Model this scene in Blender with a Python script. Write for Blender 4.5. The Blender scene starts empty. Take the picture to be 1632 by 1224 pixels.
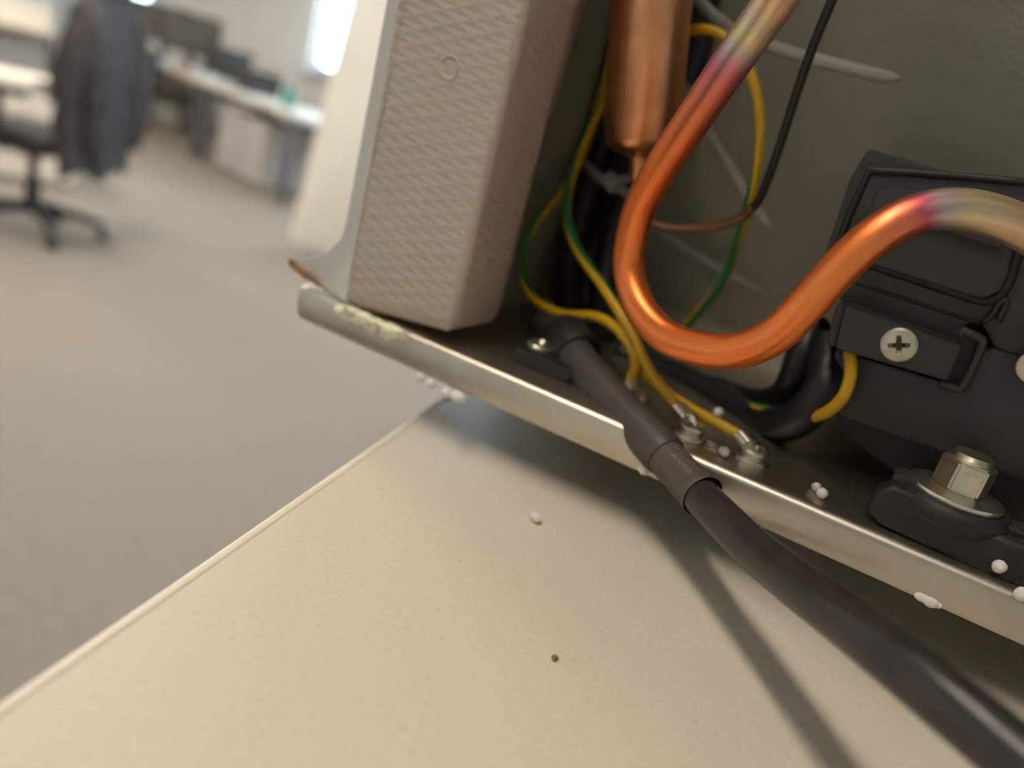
import bpy, bmesh, math, random
from mathutils import Vector, Matrix, Quaternion

# ---------------------------------------------------------------- camera
F, CX, CY = 1180.0, 816.0, 612.0
HC = 1.10                      # camera height above the floor
D = 0.15378                    # camera to rear plane of the fridge
ZW = 1.020                     # worktop surface
R_, P_ = math.radians(15.0), math.radians(19.0)
UPC = Vector((math.cos(P_)*math.sin(R_), -math.cos(P_)*math.cos(R_), -math.sin(P_)))
def dcam(x, y): return Vector((x-CX, y-CY, F))
XC = dcam(484, 510).cross(dcam(1632, 1030)).cross(UPC).normalized()
if XC.x < 0: XC = -XC
YC = UPC.cross(XC)
def ray(x, y):
    d = dcam(x, y); return Vector((d.dot(XC), d.dot(YC), d.dot(UPC)))
CAMP = Vector((0, 0, HC))
def fp(x, y, fy=0.0):          # pixel -> point on the plane fy metres behind the fridge's rear plane
    v = ray(x, y); return CAMP + v*((D+fy)/v.y)
def onz(x, y, z):              # pixel -> point on a horizontal plane
    v = ray(x, y); return CAMP + v*((z-HC)/v.z)
def cz(x, y, depth):           # pixel -> point at a known distance along the view axis
    return CAMP + ray(x, y)*(depth/F)

sc = bpy.context.scene
col = sc.collection
cam = bpy.data.cameras.new('camera'); camo = bpy.data.objects.new('camera', cam); col.objects.link(camo)
right = Vector((XC.x, YC.x, UPC.x)); down = Vector((XC.y, YC.y, UPC.y)); fwd = Vector((XC.z, YC.z, UPC.z))
camo.matrix_world = Matrix(((right.x, -down.x, -fwd.x, 0), (right.y, -down.y, -fwd.y, 0), (right.z, -down.z, -fwd.z, HC), (0, 0, 0, 1)))
cam.sensor_width = 36; cam.lens = F/1632*36; cam.clip_start = 0.01; cam.clip_end = 200
cam.dof.use_dof = True; cam.dof.focus_distance = 0.139; cam.dof.aperture_fstop = 8.0
sc.camera = camo

# ---------------------------------------------------------------- world, view
w = bpy.data.worlds.new('sky'); sc.world = w; w.use_nodes = True
bg = w.node_tree.nodes['Background']; bg.inputs[0].default_value = (0.72, 0.87, 1.0, 1); bg.inputs[1].default_value = 14.0
sc.view_settings.view_transform = 'Standard'; sc.view_settings.look = 'None'
sc.view_settings.exposure = 0.0; sc.view_settings.gamma = 1.0; sc.view_settings.use_curve_mapping = False
LAMP_POWER = 24.0; KEY_POWER = 38.0

rnd = random.Random(4)
# ---------------------------------------------------------------- materials
def nodes(m): return m.node_tree.nodes, m.node_tree.links
def mat(name, c, rough=0.5, metal=0.0, spec=0.5, noise=None, bump=None, coat=0.0, trans=0.0, emit=None):
    """noise=(scale, amount, detail) varies the colour; bump=(scale, strength, distance) gives fine relief"""
    m = bpy.data.materials.new(name); m.use_nodes = True
    N, L = nodes(m); b = N['Principled BSDF']
    b.inputs['Base Color'].default_value = (*c, 1); b.inputs['Roughness'].default_value = rough
    b.inputs['Metallic'].default_value = metal; b.inputs['Specular IOR Level'].default_value = spec
    b.inputs['Coat Weight'].default_value = coat; b.inputs['Transmission Weight'].default_value = trans
    tc = N.new('ShaderNodeTexCoord')
    if noise:
        n = N.new('ShaderNodeTexNoise'); n.inputs['Scale'].default_value = noise[0]; n.inputs['Detail'].default_value = noise[2] if len(noise) > 2 else 4
        L.new(tc.outputs['Object'], n.inputs['Vector'])
        r = N.new('ShaderNodeValToRGB'); a = noise[1]
        r.color_ramp.elements[0].position = .3; r.color_ramp.elements[1].position = .7
        r.color_ramp.elements[0].color = (*[x*(1-a) for x in c], 1); r.color_ramp.elements[1].color = (*[min(1, x*(1+a)) for x in c], 1)
        L.new(n.outputs['Fac'], r.inputs['Fac']); L.new(r.outputs['Color'], b.inputs['Base Color'])
    if bump:
        n = N.new('ShaderNodeTexNoise'); n.inputs['Scale'].default_value = bump[0]; n.inputs['Detail'].default_value = 3
        L.new(tc.outputs['Object'], n.inputs['Vector'])
        bp = N.new('ShaderNodeBump'); bp.inputs['Strength'].default_value = bump[1]; bp.inputs['Distance'].default_value = bump[2]
        L.new(n.outputs['Fac'], bp.inputs['Height']); L.new(bp.outputs['Normal'], b.inputs['Normal'])
    if emit:
        b.inputs['Emission Color'].default_value = (*emit[0], 1); b.inputs['Emission Strength'].default_value = emit[1]
    return m
def math_node(N, L, op, a, b=None):
    n = N.new('ShaderNodeMath'); n.operation = op
    for i, v in enumerate((a, b)):
        if v is None: continue
        if isinstance(v, (int, float)): n.inputs[i].default_value = v
        else: L.new(v, n.inputs[i])
    return n.outputs[0]

M = {}
M['skin'] = mat('white_enamel', (.60, .575, .53), .28, noise=(30, .03))
M['galv'] = mat('galvanised_steel', (.58, .53, .445), .39, 1.0, noise=(90, .07, 6))
M['black'] = mat('black_plastic', (.035, .033, .030), .42, noise=(60, .08), bump=(2500, .08, .0002))
M['rubber'] = mat('black_rubber', (.018, .017, .016), .55, noise=(120, .15), bump=(900, .15, .0003))
M['blackcable'] = mat('black_cable_jacket', (.012, .012, .013), .42)
M['cord'] = mat('power_cord_jacket', (.030, .027, .026), .28, noise=(200, .2), bump=(700, .12, .0003))
M['sheath'] = mat('heat_shrink', (.062, .052, .047), .50, noise=(150, .14), bump=(900, .12, .0003))
M['steel'] = mat('zinc_plated_steel', (.74, .70, .58), .30, 1.0, noise=(400, .12))
M['steel_dull'] = mat('satin_zinc_screw', (.62, .58, .46), .45, .75, noise=(600, .12))
M['slot'] = mat('screw_recess_metal', (.16, .15, .13), .55, .8)
M['tie'] = mat('nylon_tie', (.40, .385, .36), .5, trans=.25)
M['foam'] = mat('polyurethane_foam', (.93, .87, .66), .9, noise=(300, .12), bump=(600, .6, .001))
M['bead'] = mat('expanded_polystyrene', (.80, .76, .73), .8, noise=(900, .05), bump=(1500, .4, .0004))
M['crumb'] = mat('brown_crumb', (.20, .13, .07), .8)
M['rust'] = mat('rusty_torn_edge', (.30, .15, .06), .8, noise=(500, .6), bump=(900, .7, .001))
M['brass'] = mat('brown_lacquered_copper', (.27, .14, .07), .35, .7, noise=(300, .2))
M['drier'] = mat('drawn_copper', (.78, .36, .17), .34, 1.0, noise=(160, .12, 6))
M['carpet'] = mat('grey_carpet', (.295, .250, .212), .95, spec=.1, noise=(45, .10, 9), bump=(400, .6, .003))
M['wall'] = mat('painted_wall', (.82, .80, .78), .85, noise=(3, .02))
M['ceil'] = mat('ceiling_paint', (.72, .70, .66), .9, noise=(5, .02))
M['frame'] = mat('window_frame_paint', (.60, .60, .62), .4, noise=(5, .02))
M['desk'] = mat('pale_desk_laminate', (.66, .60, .53), .4, noise=(6, .03))
M['deskedge'] = mat('beech_edge', (.52, .40, .25), .5, noise=(20, .1))
M['leg'] = mat('grey_powder_coat', (.12, .12, .13), .5, noise=(20, .1))
M['ped'] = mat('grey_cabinet_paint', (.46, .44, .43), .5, noise=(5, .03))
M['cream'] = mat('cream_board', (.86, .77, .65), .6, noise=(4, .03))
M['chair'] = mat('dark_chair_fabric', (.035, .034, .037), .9, noise=(40, .25), bump=(300, .4, .003))
M['jacket'] = mat('charcoal_jacket_cloth', (.050, .044, .047), .85, noise=(14, .35, 6), bump=(250, .4, .003))
M['cplast'] = mat('chair_base_plastic', (.045, .042, .042), .5, noise=(10, .1))
M['screen'] = mat('monitor_shell', (.028, .025, .024), .5, noise=(10, .1))
M['panel'] = mat('monitor_glass', (.10, .085, .078), .35, noise=(6, .15))
M['bluegrey'] = mat('blue_grey_shell', (.07, .095, .12), .4, noise=(14, .4))
M['teal'] = mat('teal_plastic', (.05, .25, .22), .4, noise=(10, .1))
M['paper'] = mat('paper', (.78, .76, .74), .8, noise=(10, .03))
M['pink'] = mat('pink_card', (.60, .36, .33), .8, noise=(10, .05))
M['bluep'] = mat('pale_blue_card', (.50, .62, .70), .8, noise=(10, .05))
M['lampbody'] = mat('white_lamp_body', (.75, .75, .74), .4, noise=(5, .02))
M['diffuser'] = mat('lamp_diffuser', (.9, .88, .82), .6, emit=((1.0, .89, .74), LAMP_POWER))
M['keydiffuser'] = mat('bright_lamp_diffuser', (.9, .88, .82), .6, emit=((1.0, .89, .74), KEY_POWER))

def glass(name):
    m = bpy.data.materials.new(name); m.use_nodes = True; N, L = nodes(m)
    N.remove(N['Principled BSDF']); o = N['Material Output']
    t = N.new('ShaderNodeBsdfTransparent'); t.inputs[0].default_value = (.93, .97, .97, 1)
    g = N.new('ShaderNodeBsdfGlossy'); g.inputs['Roughness'].default_value = .02
    mx = N.new('ShaderNodeMixShader'); mx.inputs[0].default_value = .06
    L.new(t.outputs[0], mx.inputs[1]); L.new(g.outputs[0], mx.inputs[2]); L.new(mx.outputs[0], o.inputs[0])
    return m
M['glass'] = glass('window_glass')

def worktop_mat():
    m = mat('cream_laminate', (.70, .62, .48), .42, bump=(1400, .10, .0003)); N, L = nodes(m); b = N['Principled BSDF']
    tc = N.new('ShaderNodeTexCoord')
    n = N.new('ShaderNodeTexNoise'); n.inputs['Scale'].default_value = 900; n.inputs['Detail'].default_value = 2
    L.new(tc.outputs['Object'], n.inputs['Vector'])
    r = N.new('ShaderNodeValToRGB'); e = r.color_ramp.elements
    e[0].position = .20; e[0].color = (.50, .43, .33, 1); e[1].position = .30; e[1].color = (.67, .60, .49, 1)
    e2 = r.color_ramp.elements.new(.75); e2.color = (.71, .64, .53, 1)
    L.new(n.outputs['Fac'], r.inputs['Fac']); L.new(r.outputs['Color'], b.inputs['Base Color'])
    return m
M['worktop'] = worktop_mat()
M['edgeband'] = mat('edge_band', (.80, .73, .60), .35, noise=(80, .05))

def emboss_mat(name, c, pitch, strength, dist, slant=.45, rough=.45):
    """woven emboss: rows of short slanted ridges, as pressed into the liner sheet"""
    m = mat(name, c, rough, noise=(40, .03)); N, L = nodes(m); b = N['Principled BSDF']
    tc = N.new('ShaderNodeTexCoord'); s = N.new('ShaderNodeSeparateXYZ'); L.new(tc.outputs['Object'], s.inputs[0])
    hx = math_node(N, L, 'ADD', s.outputs['X'], math_node(N, L, 'MULTIPLY', s.outputs['Y'], 1.0))
    k = 2*math.pi/pitch
    a = math_node(N, L, 'SINE', math_node(N, L, 'MULTIPLY', math_node(N, L, 'ADD', s.outputs['Z'], math_node(N, L, 'MULTIPLY', hx, -.30)), k))
    d = math_node(N, L, 'SINE', math_node(N, L, 'MULTIPLY', math_node(N, L, 'ADD', math_node(N, L, 'MULTIPLY', s.outputs['Z'], .75), math_node(N, L, 'MULTIPLY', hx, slant)), k*1.5))
    h = math_node(N, L, 'MAXIMUM', a, d)
    n = N.new('ShaderNodeTexNoise'); n.inputs['Scale'].default_value = 300; L.new(tc.outputs['Object'], n.inputs['Vector'])
    h = math_node(N, L, 'ADD', h, math_node(N, L, 'MULTIPLY', n.outputs['Fac'], .5))
    bp = N.new('ShaderNodeBump'); bp.inputs['Strength'].default_value = strength; bp.inputs['Distance'].default_value = dist
    L.new(h, bp.inputs['Height']); L.new(bp.outputs['Normal'], b.inputs['Normal'])
    return m
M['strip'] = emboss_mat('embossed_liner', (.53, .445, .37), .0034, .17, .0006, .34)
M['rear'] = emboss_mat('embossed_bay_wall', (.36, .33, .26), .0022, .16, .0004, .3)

def copper_mat(name, stops, rough=.36):
    """stops: (position along the tube 0..1, colour); v of the UV runs along the tube, u around it"""
    m = mat(name, (.8, .3, .12), rough, .88); N, L = nodes(m); b = N['Principled BSDF']
    uv = N.new('ShaderNodeUVMap'); uv.uv_map = 'uv'; s = N.new('ShaderNodeSeparateXYZ'); L.new(uv.outputs[0], s.inputs[0])
    mp = N.new('ShaderNodeCombineXYZ'); L.new(math_node(N, L, 'MULTIPLY', s.outputs['X'], 16.0), mp.inputs[0]); L.new(math_node(N, L, 'MULTIPLY', s.outputs['Y'], 9.0), mp.inputs[1])
    n = N.new('ShaderNodeTexNoise'); n.inputs['Scale'].default_value = .8; n.inputs['Detail'].default_value = 5; L.new(mp.outputs[0], n.inputs['Vector'])
    v = math_node(N, L, 'ADD', s.outputs['Y'], math_node(N, L, 'MULTIPLY', math_node(N, L, 'SUBTRACT', n.outputs['Fac'], .5), .035))
    r = N.new('ShaderNodeValToRGB'); e = r.color_ramp.elements
    e[0].position = stops[0][0]; e[0].color = (*stops[0][1], 1); e[1].position = stops[-1][0]; e[1].color = (*stops[-1][1], 1)
    for p, c in stops[1:-1]: x = e.new(p); x.color = (*c, 1)
    L.new(v, r.inputs['Fac'])
    hsv = N.new('ShaderNodeHueSaturation'); L.new(r.outputs['Color'], hsv.inputs['Color'])
    L.new(math_node(N, L, 'ADD', math_node(N, L, 'MULTIPLY', n.outputs['Fac'], 1.2), .45), hsv.inputs['Value'])
    L.new(hsv.outputs['Color'], b.inputs['Base Color'])
    L.new(math_node(N, L, 'ADD', math_node(N, L, 'MULTIPLY', n.outputs['Fac'], .3), rough-.12), b.inputs['Roughness'])
    return m
ORANGE = (.95, .235, .06)
M['copper'] = copper_mat('brazed_copper', [(0.0, (.75, .46, .24)), (.045, (.80, .56, .34)), (.062, (.62, .50, .38)), (.078, (.72, .58, .28)), (.092, (.52, .42, .42)), (.112, (.62, .18, .22)), (.155, (.74, .22, .10)),
                                           (.25, ORANGE), (.75, (.95, .26, .07)), (.79, (.86, .22, .12)), (.806, (.62, .12, .20)), (.822, (.58, .46, .44)), (.847, (.74, .58, .34)), (.885, (.74, .52, .34)), (1.0, (.72, .40, .25))])

def wire_mat():
    m = mat('earth_wire_insulation', (.6, .38, .02), .38); N, L = nodes(m); b = N['Principled BSDF']
    uv = N.new('ShaderNodeUVMap'); uv.uv_map = 'uv'; s = N.new('ShaderNodeSeparateXYZ'); L.new(uv.outputs[0], s.inputs[0])
    r = N.new('ShaderNodeValToRGB'); r.color_ramp.interpolation = 'CONSTANT'; e = r.color_ramp.elements
    e[0].color = (.02, .19, .04, 1); e[1].position = .33; e[1].color = (.66, .38, .012, 1)
    L.new(math_node(N, L, 'FRACT', math_node(N, L, 'ADD', s.outputs['X'], 20.0)), r.inputs['Fac']); L.new(r.outputs['Color'], b.inputs['Base Color'])
    return m
M['wire'] = wire_mat()

def print_mat():
    """heat-shrink sleeve with the worn rows of pale dot-matrix print (unreadable in the photograph)"""
    m = mat('printed_heat_shrink', (.085, .068, .060), .45, bump=(900, .1, .0003)); N, L = nodes(m); b = N['Principled BSDF']
    uv = N.new('ShaderNodeUVMap'); uv.uv_map = 'uv'; s = N.new('ShaderNodeSeparateXYZ'); L.new(uv.outputs[0], s.inputs[0])
    v = N.new('ShaderNodeTexVoronoi'); v.inputs['Scale'].default_value = 1.0; v.inputs['Randomness'].default_value = .35
    mp = N.new('ShaderNodeCombineXYZ'); L.new(math_node(N, L, 'MULTIPLY', s.outputs['X'], 60.0), mp.inputs[0]); L.new(math_node(N, L, 'MULTIPLY', s.outputs['Y'], 26.0), mp.inputs[1]); L.new(mp.outputs[0], v.inputs['Vector'])
    dot = math_node(N, L, 'LESS_THAN', v.outputs['Distance'], .24)
    u = math_node(N, L, 'FRACT', math_node(N, L, 'ADD', s.outputs['X'], 10.0))
    row = None
    for a0, a1 in PRINT_ROWS:
        g = math_node(N, L, 'MULTIPLY', math_node(N, L, 'GREATER_THAN', u, a0), math_node(N, L, 'LESS_THAN', u, a1))
        row = g if row is None else math_node(N, L, 'MAXIMUM', row, g)
    seg = math_node(N, L, 'MULTIPLY', math_node(N, L, 'GREATER_THAN', s.outputs['Y'], .18), math_node(N, L, 'LESS_THAN', s.outputs['Y'], .84))
    f = math_node(N, L, 'MULTIPLY', math_node(N, L, 'MULTIPLY', dot, row), seg)
    mx = N.new('ShaderNodeMix'); mx.data_type = 'RGBA'; L.new(f, mx.inputs[0]); mx.inputs[6].default_value = (.085, .068, .060, 1); mx.inputs[7].default_value = (.42, .36, .32, 1)
    L.new(mx.outputs[2], b.inputs['Base Color'])
    return m
PRINT_ROWS = ((.005, .04), (.075, .11))
M['print'] = print_mat()

# ---------------------------------------------------------------- mesh helpers
class G:
    """collects geometry for ONE mesh object"""
    def __init__(s): s.bm = bmesh.new(); s.uv = s.bm.loops.layers.uv.new('uv')
    def absorb(s, b, mx=None):
        if mx is not None: bmesh.ops.transform(b, matrix=mx, verts=b.verts)
        me = bpy.data.meshes.new('t'); b.to_mesh(me); b.free(); s.bm.from_mesh(me); bpy.data.meshes.remove(me); return s
    def box(s, c, size, rz=0.0, bevel=0.0, seg=2, rot=None):
        b = bmesh.new(); bmesh.ops.create_cube(b, size=1.0)
        bmesh.ops.scale(b, vec=size, verts=b.verts)
        if bevel: bmesh.ops.bevel(b, geom=b.edges[:], offset=bevel, segments=seg, affect='EDGES', profile=.6)
        r = rot.to_4x4() if rot is not None else Matrix.Rotation(rz, 4, 'Z')
        return s.absorb(b, Matrix.Translation(c) @ r)
    def prism(s, pts, ext, bevel=0.0, seg=2):
        """polygon of 3D points extruded by the vector ext"""
        b = bmesh.new(); f = b.faces.new([b.verts.new(p) for p in pts])
        r = bmesh.ops.extrude_face_region(b, geom=[f]); bmesh.ops.translate(b, vec=ext, verts=[v for v in r['geom'] if isinstance(v, bmesh.types.BMVert)])
        bmesh.ops.recalc_face_normals(b, faces=b.faces)
        if bevel: bmesh.ops.bevel(b, geom=b.edges[:], offset=bevel, segments=seg, affect='EDGES', profile=.6, clamp_overlap=True)
        return s.absorb(b)
    def lathe(s, prof, base, axis, n=32):
        """prof: (radius, height) along axis from base"""
        b = bmesh.new(); q = Vector((0, 0, 1)).rotation_difference(Vector(axis).normalized()); rings = []
        for r, h in prof:
            if r < 1e-7: rings.append([b.verts.new(q @ Vector((0, 0, h)))])
            else: rings.append([b.verts.new(q @ Vector((r*math.cos(2*math.pi*i/n), r*math.sin(2*math.pi*i/n), h))) for i in range(n)])
        for A, B in zip(rings, rings[1:]):
            for i in range(n):
                j = (i+1) % n
                if len(A) == 1 and len(B) == 1: continue
                if len(A) == 1: b.faces.new((A[0], B[i], B[j]))
                elif len(B) == 1: b.faces.new((A[i], A[j], B[0]))
                else: b.faces.new((A[i], A[j], B[j], B[i]))
        bmesh.ops.recalc_face_normals(b, faces=b.faces)
        return s.absorb(b, Matrix.Translation(base))
    def tube(s, pts, rad, n=16, sub=10, twist=0.0, u0=0.0, caps=True, flat=None):
        """smooth tube through the points; flat=(height, reference up) gives a strap instead"""
        P = spline(pts, sub); b = s.bm
        Lg = [0.0]
        for a, c in zip(P, P[1:]): Lg.append(Lg[-1] + (c-a).length)
        T = [(P[min(i+1, len(P)-1)] - P[max(i-1, 0)]).normalized() for i in range(len(P))]
        nrm = T[0].orthogonal().normalized(); ref = Vector((0, 0, 1))
        nrm = (ref - T[0]*ref.dot(T[0])); nrm = nrm.normalized() if nrm.length > 1e-4 else T[0].orthogonal().normalized()
        rings = []
        for i, p in enumerate(P):
            if i: nrm = (T[i-1].rotation_difference(T[i]) @ nrm); nrm = (nrm - T[i]*nrm.dot(T[i])).normalized()
            bn = T[i].cross(nrm); r = rad(Lg[i]/Lg[-1]) if callable(rad) else rad; h = flat if flat else r
            rings.append([b.verts.new(p + nrm*math.cos(2*math.pi*k/n)*r + bn*math.sin(2*math.pi*k/n)*h) for k in range(n)])
        for i in range(len(rings)-1):
            for k in range(n):
                j = (k+1) % n; f = b.faces.new((rings[i][k], rings[i][j], rings[i+1][j], rings[i+1][k])); f.smooth = True
                for lp, (uu, ii) in zip(f.loops, ((k, i), (k+1, i), (k+1, i+1), (k, i+1))):
                    lp[s.uv].uv = (uu/n + u0 + twist*Lg[ii], Lg[ii]/Lg[-1])
        if caps: b.faces.new(rings[0][::-1]); b.faces.new(rings[-1])
        return s
    def blob(s, c, r, squash=(1, 1, 1), jit=.12, sub=2):
        b = bmesh.new(); bmesh.ops.create_icosphere(b, subdivisions=sub, radius=1.0)
        for v in b.verts: v.co = Vector((v.co.x*squash[0], v.co.y*squash[1], v.co.z*squash[2]))*r*(1+rnd.uniform(-jit, jit))
        return s.absorb(b, Matrix.Translation(c))
    def grid(s, rows, close=False):
        b = s.bm; V = [[b.verts.new(p) for p in r] for r in rows]
        for A, B in zip(V, V[1:]):
            for i in range(len(A)-1): f = b.faces.new((A[i], A[i+1], B[i+1], B[i])); f.smooth = True
        return s
def spline(pts, sub=10):
    pts = [Vector(p) for p in pts]
    if len(pts) == 2: return [pts[0].lerp(pts[1], i/sub) for i in range(sub+1)]
    Q = [pts[0]*2-pts[1]] + pts + [pts[-1]*2-pts[-2]]; out = []
    for i in range(1, len(Q)-2):
        a, b, c, d = Q[i-1:i+3]
        for k in range(sub):
            t = k/sub; out.append(.5*((2*b) + (c-a)*t + (2*a-5*b+4*c-d)*t*t + (3*b-a-3*c+d)*t**3))
    out.append(pts[-1]); return out

def obj(name, g, m, parent=None, smooth=None, label=None):
    me = bpy.data.meshes.new(name); g.bm.to_mesh(me); g.bm.free()
    o = bpy.data.objects.new(name, me); col.objects.link(o)
    me.materials.append(m)
    if parent is not None:
        off = parent.matrix_world.translation if parent.type == 'EMPTY' and parent.parent is None else None
        root = parent if parent.parent is None else parent.parent
        me.transform(Matrix.Translation(-Vector(root['_at']) if '_at' in root else Vector((0, 0, 0))))
        o.parent = parent
    if smooth is not None:
        for p in me.polygons: p.use_smooth = True
        me.set_sharp_from_angle(angle=math.radians(smooth))
    if label: o['label'] = label
    return o
def tag(o, label, cat, group=None):
    o['label'] = label; o['category'] = cat
    if group: o['group'] = group
    return o
def thing(name, label, cat, loc, group=None):
    o = bpy.data.objects.new(name, None); col.objects.link(o); o.location = loc; o.empty_display_size = .05
    o['_at'] = tuple(loc); return tag(o, label, cat, group)
def single(name, g, m, label, cat, loc, group=None, smooth=40):
    """a thing that is one mesh, with its origin at loc"""
    o = obj(name, g, m, None, smooth); o.data.transform(Matrix.Translation(-Vector(loc))); o.location = loc
    return tag(o, label, cat, group)
def struct(name, g, m, parent=None):
    o = obj(name, g, m, parent)
    if parent is None: o['kind'] = 'structure'
    return o

# ---------------------------------------------------------------- the room
U = Vector((.947, -.321, 0)).normalized(); V = Vector((.321, .947, 0)).normalized(); RZ = math.atan2(U.y, U.x)
def rm(u, v, z): return U*u + V*v + Vector((0, 0, z))
ROT = Matrix.Rotation(RZ, 3, 'Z')
def rbox(g, u0, u1, v0, v1, z0, z1, bevel=0.0):
    return g.box(rm((u0+u1)/2, (v0+v1)/2, (z0+z1)/2), (u1-u0, v1-v0, z1-z0), RZ, bevel)
UL, UR, VB, VF, ZC = -18.0, 4.0, 4.15, -3.2, 2.7
struct('floor', rbox(G(), UL-.2, UR+.2, VF-.2, VB+.2, -.1, 0), M['carpet'])
struct('ceiling', rbox(G(), UL-.2, UR+.2, VF-.2, VB+.2, ZC, ZC+.1), M['ceil'])
struct('wall_left', rbox(G(), UL-.2, UL, VF-.2, VB+.2, 0, ZC), M['wall'])
struct('wall_right', rbox(G(), UR, UR+.2, VF-.2, VB+.2, 0, ZC), M['wall'])
struct('wall_front', rbox(G(), UL, UR, VF-.2, VF, 0, ZC), M['wall'])
WIN = [(-16.4, -13.5), (-8.1, -6.4), (-5.4, -3.7), (-2.6, -.9), (.4, 2.1)]
WZ0, WZ1 = 1.06, 2.45
g = G(); rbox(g, UL, UR, VB, VB+.2, 0, WZ0); rbox(g, UL, UR, VB, VB+.2, WZ1, ZC)
us = [UL] + [x for p in WIN for x in p] + [UR]
for a, b in zip(us[0::2], us[1::2]): rbox(g, a, b, VB, VB+.2, WZ0, WZ1)
struct('wall_back', g, M['wall'])
for i, (a, b) in enumerate(WIN):
    g = G(); t = .07
    rbox(g, a, b, VB+.06, VB+.14, WZ0, WZ0+t); rbox(g, a, b, VB+.06, VB+.14, WZ1-t, WZ1)
    rbox(g, a, a+t, VB+.06, VB+.14, WZ0+t, WZ1-t); rbox(g, b-t, b, VB+.06, VB+.14, WZ0+t, WZ1-t); rbox(g, (a+b)/2-t/2, (a+b)/2+t/2, VB+.06, VB+.14, WZ0+t, WZ1-t)
    o = struct('window_%d' % (i+1), g, M['frame'])
    for c, d in ((a+t, (a+b)/2-t/2), ((a+b)/2+t/2, b-t)): struct('pane', rbox(G(), c, d, VB+.095, VB+.101, WZ0+t, WZ1-t), M['glass'], o)
    struct('sill', rbox(G(), a-.05, b+.05, VB-.12, VB+.06, WZ0-.04, WZ0, .01), M['frame'], o)

# ceiling luminaires
CABDIR = Vector((.0196, -.0305, 0)).normalized()
def luminaire(at, yaw, length, width, label, m='diffuser'):
    r = thing('ceiling_lamp', label, 'lamp', (at.x, at.y, ZC), 'linear ceiling lamps')
    g = G().box(Vector((at.x, at.y, ZC-.03)), (length, width, .06), yaw, .008); obj('housing', g, M['lampbody'], r)
    g = G().box(Vector((at.x, at.y, ZC-.066)), (length-.04, width-.04, .012), yaw, .003); obj('diffuser', g, M[m], r)
KEY = Vector((-.50, -.35, 0))
luminaire(KEY, math.atan2(CABDIR.y, CABDIR.x), 1.5, .15, 'narrow bright ceiling lamp right above the fridge', 'keydiffuser')
for (uu, vv, lb) in ((-3.2, .6, 'linear ceiling lamp between the fridge and the jacket chair'), (-6.4, .6, 'linear ceiling lamp in front of the long desk row'), (-9.6, .6, 'linear ceiling lamp beyond the drawer unit'), (-12.8, .6, 'linear ceiling lamp at the far end of the office')):
    luminaire(rm(uu, vv, 0), RZ, 1.5, .60, lb)
# ---------------------------------------------------------------- worktop under the fridge
e0, e1 = onz(0, 1118, ZW), onz(560, 732, ZW)
TY = (e1-e0); TY.z = 0; TY.normalize(); TX = Vector((TY.y, -TY.x, 0)); TRZ = math.atan2(TX.y, TX.x)
TO = Vector((e1.x, e1.y, 0))
def tbox(g, a0, a1, b0, b1, z0, z1, bevel=0.0, seg=2):
    return g.box(TO + TX*((a0+a1)/2) + TY*((b0+b1)/2) + Vector((0, 0, (z0+z1)/2)), (a1-a0, b1-b0, z1-z0), TRZ, bevel, seg)
cb = thing('cupboard', 'cream laminate cupboard top carrying the fridge', 'cupboard', TO + TX*.7)
B0, B1 = -.42, .46
obj('top_board', tbox(G(), .0021, 1.5979, B0, B1, ZW-.025, ZW), M['worktop'], cb)
obj('edge_band', tbox(G(), 0, .002, B0, B1, ZW-.025, ZW, .0006), M['edgeband'], cb)
obj('edge_band', tbox(G(), 1.598, 1.6, B0, B1, ZW-.025, ZW, .0006), M['edgeband'], cb)
for a in (.03, 1.551): obj('side_panel', tbox(G(), a, a+.019, B0+.02, B1-.02, 0, ZW-.025), M['cream'], cb)
obj('back_board', tbox(G(), .049, 1.551, B0+.021, B0+.03, .06, ZW-.025), M['cream'], cb)
for k in range(3):
    d = obj('door', tbox(G(), .052+k*.5, .05+(k+1)*.5, B1-.04, B1-.021, .06, ZW-.03, .002), M['cream'], cb)
    c = TO + TX*(.09+k*.5) + TY*(B1-.005); obj('handle', G().tube([c+Vector((0, 0, .7)), c+Vector((0, 0, .82))], .005), M['leg'], d)

# ---------------------------------------------------------------- the fridge
ZB, ZT = HC-.0655, HC-.0567
XL, XR = -.1435, .340
DEPTH, TOPZ = .45, ZW+.51
fr = thing('mini_fridge', 'small fridge seen from behind with open compressor bay and copper pipes', 'fridge', (.1, D+.22, ZW))
Y0 = D
# base tray: folded galvanised rail swept round the left corner, plus its flat top
def tray_path():
    r = .006; P = []
    for x in (XR, .2, .1, 0, -.06, -.1, -.12, XL+r): P.append((Vector((x, Y0, 0)), Vector((0, 1, 0))))
    for k in range(1, 9):
        a = math.pi/2*k/8; P.append((Vector((XL+r-r*math.sin(a), Y0+r-r*math.cos(a), 0)), Vector((math.sin(a), math.cos(a), 0))))
    P.append((Vector((XL, Y0+.11, 0)), Vector((1, 0, 0)))); return P
prof = [(.0012, ZB+.0012), (.0012, ZB+.0002), (.0004, ZB), (.0, ZB+.0006), (-.0003, ZB+.003), (-.0002, ZB+.0052)]
for k in range(7):
    a = math.pi/2*k/6; prof.append((.0018-.0018*math.cos(a), ZT-.0018+.0018*math.sin(a)))
prof += [(.0035, ZT), (.0058, ZT)]
g = G(); rows = []
for p, n in tray_path(): rows.append([p + n*o + Vector((0, 0, z)) for o, z in prof])
g.grid(rows)
inner = [r[-1] for r in rows] + [Vector((XR, Y0+.11, ZT))]
g.bm.faces.new([g.bm.verts.new(p) for p in inner])
bmesh.ops.remove_doubles(g.bm, verts=g.bm.verts, dist=1e-6); bmesh.ops.recalc_face_normals(g.bm, faces=g.bm.faces)
tray = obj('base_tray', g, M['galv'], fr, 50, 'galvanised steel base rail and tray')
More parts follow.
